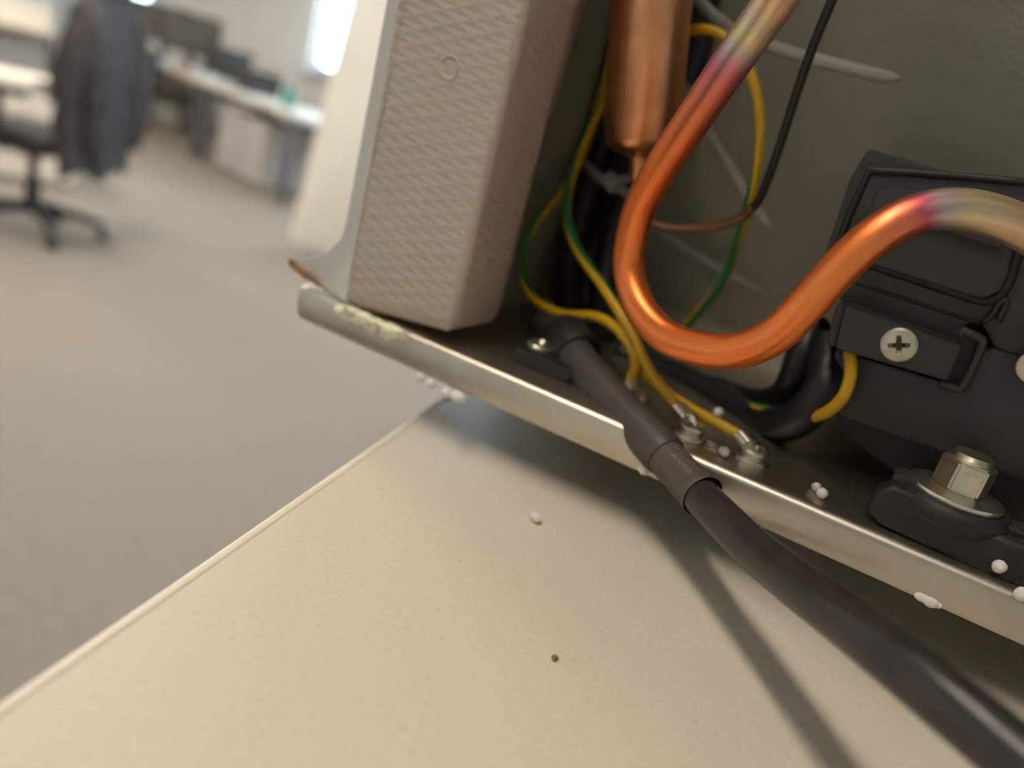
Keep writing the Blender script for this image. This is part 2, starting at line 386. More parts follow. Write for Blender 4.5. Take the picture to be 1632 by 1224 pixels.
# feet
for x, y in ((-.06, .06), (.30, .06), (-.10, .41), (.30, .41)):
    obj('foot', G().lathe([(0, 0), (.012, 0), (.012, .004), (.009, .006), (.009, ZB-ZW+.004), (0, ZB-ZW+.004)], Vector((x, Y0+y, ZW+.0003)), (0, 0, 1)), M['rubber'], fr, 40)

# embossed corner strip with rounded right edge turning into the bay's side wall
SXL, SXR = fp(548, 490, .001).x, -.0905
SP = [(Vector((SXL + (-.0933-SXL)*k/6, Y0+.001, 0)), Vector((0, 1, 0))) for k in range(7)]
def arc(cx, cy, r, a0, a1, n):          # rounded corner of the post in plan
    for k in range(n+1):
        a = math.radians(a0+(a1-a0)*k/n); d = Vector((math.cos(a), math.sin(a), 0)); SP.append((Vector((cx, Y0+cy, 0))+d*r, -d))
arc(-.0930, .0035, .0025, -84, -8, 7); arc(-.0965, .021, .0065, 2, 86, 7)
SP.append((Vector((-.112, Y0+.0280, 0)), Vector((0, -1, 0)))); SP.append((Vector((-.122, Y0+.0285, 0)), Vector((0, -1, 0))))
g = G(); rows = []
def strip_bottom(p): return HC-.0574 + .0040*max(0, min(1, (p.x-SXL)/(SXR-SXL)))
for dz, inset in ((.0, .0045), (.0003, .0028), (.0012, .0012), (.0028, .0003), (.0048, 0), (.02, 0), (.05, 0), (.10, 0), (.16, 0), (.24, 0)):
    r = []
    for p, n in SP:
        q = p + n*inset; q.z = strip_bottom(p)+dz; r.append(q)
    rows.append(r)
g.grid(rows); g.bm.faces.new([g.bm.verts.new(p) for p in rows[0]])
bmesh.ops.remove_doubles(g.bm, verts=g.bm.verts, dist=1e-6); bmesh.ops.recalc_face_normals(g.bm, faces=g.bm.faces)
strip = obj('corner_strip', g, M['strip'], fr, 60, 'embossed beige liner strip')
BXL = -.1065                            # bay side wall, further left behind the strip
g = G(); rows = [[Vector((BXL, Y0+y, z)) for y in (.028, .06, .09, .112)] for z in (ZT+.0004, ZT+.05, ZT+.12, ZT+.235)]
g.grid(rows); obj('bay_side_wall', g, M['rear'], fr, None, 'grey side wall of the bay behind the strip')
c = fp(716, 108, .001)
obj('dimple', G().lathe([(.0030, -.0001), (.0027, .0003), (.0021, .0002), (.0014, -.0004), (0, -.0007)], c, (0, -1, 0), 24), M['strip'], strip, 60)
# foil flap stuck on the bay's side wall
flap = [fp(x, y, .0285) for x, y in ((904, -40), (930, -40), (868, 168), (856, 184))]
obj('foil_flap', G().prism(flap, Vector((-.003, .012, 0)), .0005), M['strip'], fr, 40, 'beige foil flap on the bay side wall')

# bay rear wall, leaning towards the viewer at its top
def rear_y(z): return Y0+.112 - max(0, z-ZT)*.22
g = G(); rows = []
for k in range(9):
    z = ZT+.0005 + .235*k/8; rows.append([Vector((x, rear_y(z), z)) for x in (BXL, -.02, .05, .12, .20, .29)])
g.grid(rows); bmesh.ops.recalc_face_normals(g.bm, faces=g.bm.faces)
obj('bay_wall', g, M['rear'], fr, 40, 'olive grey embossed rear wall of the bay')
g = G().box(Vector((.0915, Y0+.1105, ZT+.004)), (.393, .002, .008)); obj('wall_flange', g, M['galv'], fr)

# enamelled side skin: narrow bent edge, flared and torn at the bottom corner
lev = [((645, 0), (617, 0)), ((614, 158), (588, 158)), ((582, 315), (559, 315)), ((573, 362), (553, 349)), ((566, 400), (544, 380)), ((560, 432), (524, 400)), ((553, 458), (499, 410)), ((546, 480), (463, 417))]
RL = [(fp(*a, .0008), fp(*b, .004)) for a, b in lev]
top_r, top_l = RL[0]; up = Vector((0, 0, TOPZ-top_r.z))
rows = []
for k, (a, b) in enumerate([(top_r+up, top_l+up)] + RL):
    mid = (a+b)/2 + Vector((0, .0016, 0)); fl = max(0.0, (SXL-.0045)-b.x)
    row = [a, a.lerp(mid, .5)+Vector((0, .0003, 0)), mid, mid.lerp(b, .5)+Vector((0, -.0002, 0)), b, b + Vector((-.0002, .0012, 0))]
    for y in (.012, .03, .07, .2, DEPTH-.04): row.append(Vector((SXL-.0048-fl*max(0, 1-y/.05)**2, Y0+y, b.z if k < 3 else max(b.z, ZT+.012*(1-max(0, 1-y/.05)**2)-0.0))))
    rows.append(row)
g = G(); fine = []
for A, B in zip(rows, rows[1:]):
    for k in range(4): fine.append([p.lerp(q, k/4) for p, q in zip(A, B)])
fine.append(rows[-1]); g.grid(fine); bmesh.ops.recalc_face_normals(g.bm, faces=g.bm.faces)
skin = obj('side_skin', g, M['skin'], fr, 70, 'white enamelled side sheet, bent outwards at the bottom')
# torn, rusty lower edge
ed = [fp(463, 416, .0035), fp(470, 424, .003), fp(478, 432, .003), fp(490, 440, .0025), fp(503, 448, .0025), fp(520, 462, .002), fp(546, 480, .0015)]
g = G(); g.tube(ed, lambda t: (.0009 if t < .35 else max(.0002, .0009-.0014*(t-.35))), 7, 3)
for v in g.bm.verts: v.co += Vector((rnd.uniform(-1, 1), rnd.uniform(-1, 1), rnd.uniform(-1, 1)))*.0003
obj('torn_edge', g, M['rust'], skin, None, 'rust brown torn metal edge')
# foam squeezed out under the strip
g = G()
for k in range(34):
    t = rnd.random(); px = 545 + 92*t; py = 490 + 38*t + rnd.uniform(0, 13)*(1-abs(2*t-1)*.4)
    g.blob(fp(px, py, -.0022+rnd.uniform(0, .002)), rnd.uniform(.0012, .0025), (1.3, .8, .75), .3, 1)
obj('foam_scrap', g, M['foam'], fr, 60, 'ragged pale yellow foam under the strip')

# cabinet around the bay
g = G()
def fbox(g, x0, x1, y0, y1, z0, z1, bevel=0.0): return g.box(Vector(((x0+x1)/2, Y0+(y0+y1)/2, (z0+z1)/2)), (x1-x0, y1-y0, z1-z0), 0, bevel)
fbox(g, SXL-.004, XR-.002, .1135, DEPTH-.045, ZT+.002, TOPZ)
fbox(g, SXL+.0005, XR-.002, .006, .1135, ZT+.235, TOPZ)
fbox(g, SXL+.001, BXL-.0005, .029, .1135, ZT+.0006, ZT+.235)
fbox(g, .29, XR-.002, .003, .1135, ZT+.001, ZT+.235)
obj('cabinet', g, M['strip'], fr)
g = fbox(G(), SXL-.006, XR, -.0, DEPTH-.04, TOPZ, TOPZ+.025, .006); obj('top_cover', g, M['skin'], fr, 40)
g = fbox(G(), XR-.002, XR, 0, DEPTH-.045, ZB+.009, TOPZ); obj('side_skin', g, M['skin'], fr)
g = fbox(G(), SXL-.004, XR, .112, DEPTH-.045, ZB, ZT+.002); obj('floor_pan', g, M['galv'], fr)
g = fbox(G(), SXL-.006, XR, DEPTH-.04, DEPTH, ZB+.01, TOPZ+.02, .008); obj('front_door', g, M['skin'], fr, 40)

# ---------------------------------------------------------------- compressor and its terminal cover
cp = obj('compressor', G().lathe([(0, 0), (.045, 0), (.062, .012), (.066, .03), (.066, .075), (.060, .095), (.045, .115), (.02, .128), (0, .13)], Vector((.112, Y0+.068, ZT+.012)), (0, 0, 1), 48), M['black'], fr, 60, 'black compressor with terminal cover')
BK = Vector((0, 1, 0)); CF = .018      # CF: how far the cover stands proud
def plate(name, pix, fy, thick, bevel, m='black', label=None):
    return obj(name, G().prism([fp(x, y, fy-CF) for x, y in pix], BK*thick, bevel), M[m], cp, 35, label)
# rear shell that leans on the bay wall
plate('cover_shell', [(1304, 436), (1354, 284), (1383, 236), (1522, 274), (1720, 300), (1720, 560), (1332, 470)], .052, .050, .0010)
# front frame of the cover
plate('cover_frame', [(1330, 470), (1322, 430), (1380, 271), (1527, 279), (1720, 292), (1720, 610), (1586, 556), (1561, 512), (1538, 520), (1536, 548), (1345, 484)], .045, .009, .0012)
# lid inside the frame
plate('cover_lid', [(1352, 404), (1398, 302), (1420, 298), (1612, 322), (1628, 345), (1607, 438), (1594, 464), (1570, 476), (1548, 472), (1366, 414)], .0415, .006, .0009)
g = G().tube([fp(x, y, .0443-CF) for x, y in ((1352, 407), (1375, 417), (1450, 441), (1521, 465), (1552, 475), (1574, 478), (1594, 468), (1608, 445), (1622, 400), (1640, 340))], .0012, 8, 6)
obj('lid_gap_shade', g, M['rubber'], cp)  # dark tube painted in for the shaded gap between lid and frame
plate('lid_bar', [(1480, 360), (1486, 350), (1600, 386), (1594, 397)], .0402, .003, .0006)
plate('lid_pocket', [(1394, 372), (1412, 318), (1424, 314), (1540, 330), (1532, 352), (1470, 352)], .0408, .002, .0007)
obj('ridge', G().tube([fp(x, y, .0450-CF) for x, y in ((1318, 436), (1350, 352), (1384, 276), (1392, 272), (1526, 281), (1640, 291))], .0008, 8, 4), M['rubber'], cp)
obj('seam_line', G().tube([fp(x, y, .0449-CF) for x, y in ((1364, 451), (1460, 482), (1545, 510), (1563, 513))], .00035, 6, 4), M['rubber'], cp)
# screwed holding plate with the slot round its right end
plate('holding_plate', [(1347, 487), (1534, 550), (1511, 608), (1330, 556)], .036, .010, .0008)
obj('slot_rim', G().tube([fp(x, y, .0410-CF) for x, y in ((1531, 534), (1536, 528), (1560, 539), (1565, 549), (1547, 592), (1532, 617), (1522, 619), (1497, 609))], .0009, 8, 5), M['black'], cp)
plate('slot_shade', [(1534, 530), (1560, 541), (1528, 616), (1500, 606)], .0446, .003, .0, 'blackcable')  # black plate added to give the slot its deep shade
plate('void_shade_plate', [(1322, 650), (1340, 692), (1425, 752), (1600, 835), (1720, 870), (1720, 745), (1600, 740)], .050, .03, .001, 'rubber')  # near-black plate added as the shade of the void below the housing
# lower housing
plate('lower_housing', [(1330, 556), (1513, 612), (1530, 614), (1556, 560), (1586, 556), (1720, 600), (1720, 800), (1600, 757), (1333, 660)], .044, .060, .0015)
obj('notch', G().tube([fp(x, y, .0438-CF) for x, y in ((1567, 515), (1583, 500), (1592, 484), (1604, 478), (1601, 490), (1592, 512))], .0006, 6, 4), M['rubber'], cp)
plate('side_cover', [(1316, 545), (1334, 484), (1348, 487), (1331, 556)], .038, .02, .001)

def cross_screw(c, axis, rad, height, parent, name='screw', spin=.5, m='steel_dull', lab=None):
    """domed screw head with a recessed Phillips cross"""
    b = bmesh.new(); n = 48; a, L = rad*.16, rad*.60
    cr = [(a, a), (L, a*.8), (L, -a*.8), (a, -a), (a*.8, -L), (-a*.8, -L), (-a, -a), (-L, -a*.8), (-L, a*.8), (-a, a), (-a*.8, L), (a*.8, L)]
    zt = lambda r: height - (r/rad)**2*height*.35
    ring = [b.verts.new((rad*.80*math.cos(2*math.pi*i/n), rad*.80*math.sin(2*math.pi*i/n), zt(rad*.8))) for i in range(n)]
    cv = [b.verts.new((x, y, zt(math.hypot(x, y)))) for x, y in cr]; cv2 = [b.verts.new((x*.55, y*.55, height-rad*.45)) for x, y in cr]
    es = [b.edges.new((ring[i], ring[(i+1) % n])) for i in range(n)] + [b.edges.new((cv[i], cv[(i+1) % 12])) for i in range(12)]
    bmesh.ops.triangle_fill(b, use_beauty=True, edges=es)
    for i in range(12): b.faces.new((cv[i], cv[(i+1) % 12], cv2[(i+1) % 12], cv2[i]))
    b.faces.new(cv2)
    prev = ring
    for r, h in ((rad*.93, zt(rad*.93)), (rad, height*.55), (rad, height*.2), (rad*.96, 0)):
        nx = [b.verts.new((r*math.cos(2*math.pi*i/n), r*math.sin(2*math.pi*i/n), h)) for i in range(n)]
        for i in range(n): b.faces.new((prev[i], prev[(i+1) % n], nx[(i+1) % n], nx[i]))
        prev = nx
    bmesh.ops.recalc_face_normals(b, faces=b.faces)
    q = Vector((0, 0, 1)).rotation_difference(Vector(axis).normalized()).to_matrix().to_4x4()
    g = G(); g.absorb(b, Matrix.Translation(c) @ q @ Matrix.Rotation(spin, 4, 'Z'))
    return obj(name, g, M[m], parent, 40, lab)
cross_screw(fp(1433, 549, .0362-CF), (0, -1, 0), .0035, .0016, cp, 'screw', .35, lab='cross head screw')
cross_screw(fp(1651, 585, .0405-CF), (0, -1, 0), .0034, .0016, cp, 'screw', .2, lab='cross head screw')

# compressor mount: rubber block, foot plate, washers, hex bolt
bc = fp(1527, 777, .013)
obj('rubber_mount', G().prism([fp(x, y, .004) for x, y in ((1379, 812), (1398, 782), (1424, 773), (1500, 808), (1566, 846), (1600, 858), (1720, 905), (1720, 975), (1577, 921), (1400, 838))], BK*.006, .0018, 3), M['rubber'], cp, 40, 'black rubber mounting block')
g = G().prism([fp(1424, 758, .008), fp(1440, 757, .008), fp(1588, 831, .008), fp(1720, 880, .008), fp(1720, 894, .008), fp(1584, 843, .008), fp(1424, 771, .008)], BK*.006, .0004)
obj('foot_plate', g, M['black'], cp, 40)
wz = bc.z
obj('rubber_washer', G().lathe([(0, -.006), (.0105, -.006), (.0115, -.0045), (.0115, -.003), (.0105, -.0018), (0, -.0018)], Vector((bc.x, bc.y, wz)), (0, 0, 1)), M['rubber'], cp, 40)
obj('washer', G().lathe([(0, -.0018), (.0088, -.0018), (.009, -.0012), (.0088, -.0006), (.006, 0), (0, 0)], Vector((bc.x, bc.y, wz)), (0, 0, 1)), M['steel'], cp, 40, 'zinc plated washer')
b = bmesh.new(); bmesh.ops.create_cone(b, cap_ends=True, segments=6, radius1=.0052, radius2=.0052, depth=.0062)
bmesh.ops.rotate(b, cent=(0, 0, 0), matrix=Matrix.Rotation(.62, 3, 'Z'), verts=b.verts)
bmesh.ops.bevel(b, geom=b.edges[:], offset=.0004, segments=2, affect='EDGES')
g = G(); g.absorb(b, Matrix.Translation(Vector((bc.x, bc.y, wz+.0030)))); g.lathe([(0, .0055), (.0038, .0055), (.0041, .0066), (.0036, .0075), (0, .0077)], Vector((bc.x, bc.y, wz)), (0, 0, 1), 24)
obj('hex_bolt', g, M['steel'], cp, 30, 'shiny hex bolt')
b = None

# ---------------------------------------------------------------- pipes
pp = [(1275, -70, -.004), (1243, -10, 0), (1205, 45, .003), (1160, 108, .006), (1105, 190, .011), (1052, 270, .017), (1017, 340, .022), (1002, 420, .024), (1018, 485, .021), (1058, 533, .016), (1118, 557, .011), (1180, 558, .008), (1238, 532, .0065), (1285, 486, .006), (1345, 420, .007), (1400, 373, .009), (1455, 343, .012), (1515, 333, .015), (1580, 343, .018), (1650, 375, .021), (1740, 440, .03)]
def roof(p, dx=0.0, dy=0.0):            # where a line leaves through the bay's ceiling
    return [Vector((p.x+dx*.6, p.y+dy*.6, (p.z+ZT+.236)/2)), Vector((p.x+dx, p.y+dy, ZT+.2365))]
PT = [fp(x, y, (D+f_)*.93-D) for x, y, f_ in pp]; PTIN = [PT[-1], Vector((.070, Y0+.042, PT[-1].z-.012))]
obj('copper_tube', G().tube(PT, .00372, 28, 10), M['copper'], fr, None, 'bent orange copper tube with heat tinted joints')
a, b2 = fp(1043, -60, .036), fp(1020, 238, .040); ax = (b2-a).normalized(); a = a - ax*.045; Ld = (b2-a).length
obj('copper_tube', G().tube([a+ax*.004]+roof(a-ax*.02, 0, .02), .0025, 14, 6), M['drier'], fr, None, 'narrow tube above the filter drier')
obj('filter_drier', G().lathe([(0, -.003), (.003, -.003), (.0085, -.0008), (.0100, .002), (.0100, Ld-.0065), (.0098, Ld-.006), (.0094, Ld-.0028), (.0085, Ld-.0008), (.0068, Ld+.0006), (.0040, Ld+.0014), (.0026, Ld+.002), (.0022, Ld+.008), (0, Ld+.008)], a, ax, 48), M['drier'], fr, 50, 'thick copper filter drier cylinder')
obj('copper_tube', G().tube(roof(PT[0], .012, .03)[::-1]+[PT[0]], .00372, 20, 8), M['drier'], fr, None, 'upper run of the copper tube')
obj('copper_tube', G().tube(PTIN, .00372, 20, 4), M['drier'], fr, None, 'tube stub entering the compressor')
cap = [(1020, 245, .042), (1024, 300, .045), (1028, 335, .047), (1040, 355, .047), (1080, 364, .047), (1130, 361, .046), (1175, 350, .044), (1200, 330, .042)]
ct = obj('capillary_tube', G().tube([fp(*p) for p in cap], .0013, 12, 8), M['brass'], fr, None, 'thin brown capillary tube')
blk = [(1186, 344, .0432), (1205, 325, .0418), (1222, 290, .04), (1245, 225, .038), (1272, 140, .035), (1298, 68, .032), (1330, -10, .029), (1370, -110, .026)]
obj('sleeve', G().tube([fp(*p) for p in blk]+roof(fp(*blk[-1]), .01, .02), .00108, 12, 8), M['blackcable'], ct, None, 'black sleeve')

# black cable bundle at the left of the bay
for P, r in (([(1010, -60, .085), (995, 60, .086), (975, 170, .086), (945, 280, .084), (912, 390, .078), (903, 460, .072), (912, 515, .064)], .0048),
             ([(1040, -60, .088), (1020, 80, .088), (1000, 220, .086), (985, 330, .082), (968, 420, .076), (962, 480, .070), (960, 530, .060)], .0046),
             ([(1140, -60, .085), (1118, 20, .085), (1102, 110, .085), (1070, 210, .086), (1020, 290, .086), (975, 340, .086), (940, 420, .084), (930, 500, .076)], .0048),
             ([(985, -60, .09), (975, 100, .09), (965, 220, .09), (950, 300, .09), (925, 380, .088), (895, 470, .084)], .0050)):
    obj('black_cable', G().tube(roof(fp(*P[0]), .004, -.03)[::-1]+[fp(*p) for p in P], r, 14, 8), M['blackcable'], fr, None, 'thick black cable in the bay')
# cable over the tray to the compressor
P = [(985, 560, .058), (1040, 588, .058), (1100, 612, .054), (1160, 648, .047), (1215, 674, .040), (1262, 672, .030), (1300, 640, .026), (1318, 598, .028), (1322, 545, .036)]
obj('black_cable', G().tube([fp(*p) for p in P], .0044, 18, 10), M['blackcable'], fr, None, 'black cable curling up under the terminal cover')
P = [(1040, 600, .066), (1130, 618, .064), (1200, 640, .060), (1245, 632, .050), (1266, 600, .042), (1280, 560, .042), (1300, 515, .048)]
obj('black_cable', G().tube([fp(*p) for p in P], .0038, 18, 10), M['blackcable'], fr, None, 'inner black cable under the terminal cover')

# earth wires
W = [([(1105, 592, .080), (1086, 560, .074), (1092, 522, .070), (1130, 478, .067), (1160, 430, .064), (1178, 378, .060), (1192, 330, .057), (1205, 270, .054), (1211, 200, .052), (1200, 130, .050), (1172, 75, .050), (1130, 48, .050), (1085, 55, .053), (1030, 90, .060), (985, 130, .062), (945, 195, .058), (912, 275, .052), (903, 342, .046), (922, 400, .039), (962, 458, .031), (1000, 520, .025), (1030, 580, .020), (1062, 628, .016), (1086, 655, .013)], 7, .30, 'yellow green earth wire looping round the copper cylinder'),
     ([(985, 40, .080), (960, 145, .080), (932, 235, .078), (898, 300, .062), (852, 356, .050), (831, 415, .044), (845, 468, .038), (892, 499, .033), (955, 506, .029), (995, 537, .025), (1012, 575, .021), (1003, 612, .016)], 9, .20, 'yellow green earth wire in a loop beside the corner strip'),
     ([(990, 505, .034), (1003, 545, .028), (1020, 586, .022), (1060, 624, .018), (1108, 655, .015), (1150, 678, .013), (1186, 699, .0115)], 3, .34, 'yellow green earth wire running along the tray'),
     ([(1348, 515, .032), (1354, 558, .0225), (1355, 600, .020), (1341, 636, .019), (1308, 661, .022), (1262, 664, .032), (1210, 652, .040), (1160, 638, .050)], 3, .55, 'yellow green earth wire under the terminal cover')]
wires = []
for P, tw, u0, lb in W: wires.append(obj('earth_wire', G().tube([fp(*p) for p in P], .00135, 14, 8, tw, u0), M['wire'], fr, None, lb))
# crimp terminals and their screws on the tray
def terminal(a, b, s, wire):
    A, Bp = fp(*a), fp(*b); S = onz(s[0], s[1], ZT)
    g = G().tube([A, Bp], .0019, 14, 2); g.tube([Bp, Bp.lerp(S, .5)+Vector((0, 0, .0016)), S+Vector((0, 0, .0012))], .0017, 8, 4, flat=.0006)
    obj('crimp_terminal', g, M['steel'], wire, 40, 'crimped steel ring terminal')
    g = G().lathe([(0, 0), (.0040, 0), (.0041, .0006), (.0039, .0010), (.0030, .0011), (.0030, .0020), (0, .0020)], S, (0, 0, 1), 24); obj('washer', g, M['steel'], fr, 35)
    cross_screw(S+Vector((0, 0, .002)), (0, -.15, 1), .0031, .0019, fr, 'screw', .4, 'steel', 'earth screw on the tray')
terminal((1080, 649, .0135), (1096, 668, .0115), (1098, 696), wires[0])
terminal((1180, 695, .0120), (1194, 711, .0100), (1196, 734), wires[2])
terminal((1003, 612, .0160), (1002, 628, .0135), (1012, 646), wires[1])
g = G()
for k in range(3):
    p0, p1 = onz(1118+k*2, 700+k*6, ZT), onz(1150+k*2, 713+k*6, ZT); g.tube([p0+Vector((0, 0, .0001)), p1+Vector((0, 0, .0001))], .0003, 6, 2)
obj('stamped_mark', g, M['galv'], fr)

# nylon cable ties
for P, r, lb in (([(1085, -40, .066), (1118, 5, .066), (1160, 42, .064), (1225, 72, .060), (1300, 95, .056), (1370, 113, .053), (1434, 127, .051)], .0016, 'white nylon tie tail across the bay wall'),
                 ([(1085, 130, .075), (1120, 190, .080), (1160, 258, .080), (1195, 320, .078), (1226, 364, .077)], .0015, 'white nylon tie tail hanging behind the capillary tube'),
                 ([(1030, 352, .080), (1090, 395, .086), (1150, 432, .089), (1222, 470, .090)], .0013, 'faint nylon tie tail low on the bay wall')):
    obj('cable_tie', G().tube([fp(*p) for p in P], lambda t, r=r: r*(1 if t < .93 else max(.15, math.sqrt(max(0, 1-((t-.93)/.07)**2)))), 10, 8, flat=.0007), M['tie'], fr, None, lb)
g = G().tube([fp(*p) for p in ((918, 245, .078), (938, 268, .073), (960, 286, .070), (985, 300, .070), (1008, 312, .074))], .0016, 10, 6, flat=.0009)
g.box(fp(975, 290, .0685), (.0055, .004, .0048), 0, .0006, 2, Matrix.Rotation(.5, 3, 'Y')); g.tube([fp(985, 288, .069), fp(1012, 283, .072)], .0014, 10, 2, flat=.0008)
obj('cable_tie', g, M['tie'], fr, 40, 'white nylon tie locked round the black cables')

# ---------------------------------------------------------------- power cord and its clamp
cl = onz(935, 592, ZT)
pts = [(872, 512, .216), (905, 552, .197), (935, 592, .188), (985, 648, .177), (1035, 700, .167), (1062, 729, .162)]
cord = [(1062, 729, .162), (1100, 772, .154), (1140, 815, .144), (1200, 874, .131), (1270, 930, .117), (1340, 982, .1055), (1420, 1044, .0955), (1520, 1125, .0870), (1640, 1226, .080), (1800, 1362, .073)]
CP = [cz(*p) for p in cord]; dd = (CP[-1]-CP[-2]).normalized()
CP += [CP[-1]+dd*.02+Vector((.004, 0, -.004)), Vector((.085, .020, ZW+.018)), Vector((.13, -.01, ZW+.0075)), Vector((.25, -.04, ZW+.0050)), Vector((.5, .02, ZW+.0043)), Vector((.8, .03, ZW+.0041)), Vector((1.05, .15, ZW+.0041))]
pc = obj('power_cord', G().tube(CP, .00385, 28, 10), M['cord'], fr, None, 'black power cord')
obj('cord_sheath', G().tube([cz(*p) for p in pts], lambda t: .0050 if t < .985 else .0047, 28, 8), M['sheath'], pc, 40, 'dark grey outer sheath')
sl = [cz(*p) for p in ((1050, 717, .1645), (1085, 755, .1570), (1120, 791, .150))]
obj('printed_sleeve', G().tube(sl, lambda t: .0043 if t < .90 else .0046, 32, 10, caps=False), M['print'], pc, None, 'shrink sleeve with worn pale print')
d = (cz(*pts[2])-cz(*pts[1])).normalized(); base = cz(918, 563, .1945)
clp = obj('cord_clamp', G().lathe([(.0046, -.010), (.0060, -.010), (.0068, -.008), (.0070, .000), (.0066, .0016), (.0051, .0020), (.0046, 0)], base, d, 36), M['rubber'], fr, 50, 'black cord clamp bolted to the tray')
p0, p1, p2, p3 = onz(816, 574, ZT), onz(905, 612, ZT), onz(920, 560, ZT), onz(838, 535, ZT)
obj('clamp_tab', G().prism([p + Vector((0, 0, .0002)) for p in (p0, p1, p2, p3)], Vector((0, 0, .0035)), .0007), M['rubber'], clp, 40)
S = onz(860, 556, ZT+.0037)
cross_screw(S, (0, 0, 1), .0040, .0022, clp, 'screw', .3, 'steel', 'clamp screw')

# ---------------------------------------------------------------- polystyrene crumbs
def bead(p, r, label, squash=(1, 1, 1), name='polystyrene_bead', m='bead', grp='loose polystyrene beads', cat='bead'):
    rest = Vector((p.x, p.y, p.z)); c = rest + Vector((0, 0, r*squash[2]*.98))
    return single(name, G().blob(c, r, squash, .07), M[m], label, cat, rest, grp, 60)
def wt(x, y): return onz(x, y, ZW)
def tr(x, y): return onz(x, y, ZT)
bead(wt(852, 831), .0014, 'white oblong polystyrene bead alone on the cream cupboard top', (1.15, .8, .75))
single('brown_crumb', G().blob(wt(883, 1051)+Vector((0, 0, .0004)), .0007, (.8, 1, .6), .2), M['crumb'], 'tiny brown crumb on the cream cupboard top', 'crumb', wt(883, 1051))
bead(fp(728, 641, -.0016), .0019, 'biggest polystyrene bead at the cupboard edge under the rail', (1.3, .9, .8))
bead(fp(709, 634, -.0012), .0015, 'polystyrene bead touching the cupboard edge left of the biggest one', (1, .9, .9))
bead(fp(686, 615, -.0010)-Vector((0, 0, .0006)), .0013, 'small polystyrene bead stuck to the rail, second from the left')
bead(fp(668, 605, -.0010)-Vector((0, 0, .0006)), .0012, 'leftmost polystyrene bead stuck under the steel rail')
bead(fp(1024, 756, -.0014), .0015, 'polystyrene bead on the rail peeking out behind the printed sleeve', (1, .8, .9))
bead(fp(1466, 958, -.0004), .0011, 'left polystyrene bead of the pair under the right rail end', (1.3, .9, .8))
bead(fp(1479, 967, -.0006), .0012, 'right polystyrene bead of the pair under the right rail end', (1.2, .9, .9))
bead(fp(1494, 969, -.0002), .0006, 'tiny polystyrene crumb beside the pair under the rail')
bead(tr(1298, 782), .0010, 'upper of two touching polystyrene beads on the tray')
bead(tr(1307, 794), .0012, 'lower of two touching polystyrene beads on the tray')
bead(tr(1151, 727), .0012, 'polystyrene bead between the two earth screws')
bead(tr(1142, 664), .0013, 'polystyrene bead behind the earth wire by the black cable')
bead(fp(1588, 912, .0035), .0013, 'round polystyrene bead on the rubber mounting block')
bead(fp(1622, 957, -.0010), .0013, 'ragged polystyrene crumb on the rail rim at the right', (1, .9, 1.1))

# ---------------------------------------------------------------- background office
# far row of desks
def desk(u0, u1, v0, label):
    r = thing('office_desk', label, 'desk', rm((u0+u1)/2, v0+.4, 0), 'pale desks along the window wall')
    obj('desk_top', rbox(G(), u0, u1, v0+.012, v0+.8, .692, .72, .003), M['desk'], r)
    obj('edge_band', rbox(G(), u0, u1, v0, v0+.012, .690, .7205, .003), M['deskedge'], r)
    for a in (u0+.10, u1-.10):
        for vv in (v0+.06, v0+.70):
            l = obj('leg', rbox(G(), a-.03, a+.03, vv-.03, vv+.03, .02, .692, .004), M['leg'], r)
            obj('glide', G().lathe([(0, 0), (.03, 0), (.03, .012), (.015, .02), (0, .02)], rm(a, vv, 0), (0, 0, 1), 16), M['cplast'], l)
        obj('foot_rail', rbox(G(), a-.03, a+.03, v0+.09, v0+.67, .60, .66), M['leg'], r)
    return r
VD = 2.80
desk(-7.55, -5.62, VD, 'pale office desk nearest the tall cream board')
desk(-9.45, -7.57, VD, 'pale office desk next to last in the far row')
desk(-11.4, -9.47, VD, 'pale office desk at the far end of the row')
def pedestal(u0, u1, v0, v1, h, label, group=None, m='ped'):
    r = thing('drawer_unit', label, 'drawer unit', rm((u0+u1)/2, (v0+v1)/2, 0), group)
    obj('carcass', rbox(G(), u0, u1, v0+.02, v1, .03, h, .004), M[m], r)
    for k in range(3):
        z0, z1 = .035+k*(h-.04)/3, .030+(k+1)*(h-.04)/3
        d = obj('drawer', rbox(G(), u0+.004, u1-.004, v0, v0+.019, z0, z1, .003), M[m], r)
        c = rm((u0+u1)/2, v0-.012, z1-.05); obj('handle', G().tube([c-U*.06, c+U*.06], .006, 8, 2), M['leg'], d)
    for a in (u0+.05, u1-.05):
        for vv in (v0+.06, v1-.05): obj('castor', G().lathe([(0, -.012), (.015, -.012), (.015, .012), (0, .012)], rm(a, vv, .015), U, 12), M['cplast'], r)
pedestal(-7.25, -6.25, VD+.12, VD+.62, .56, 'wide grey drawer unit under the desk by the cream board')
pedestal(-10.6, -9.7, VD+.2, VD+.7, .62, 'pale drawer unit under the far end of the desk row', None, 'desk')

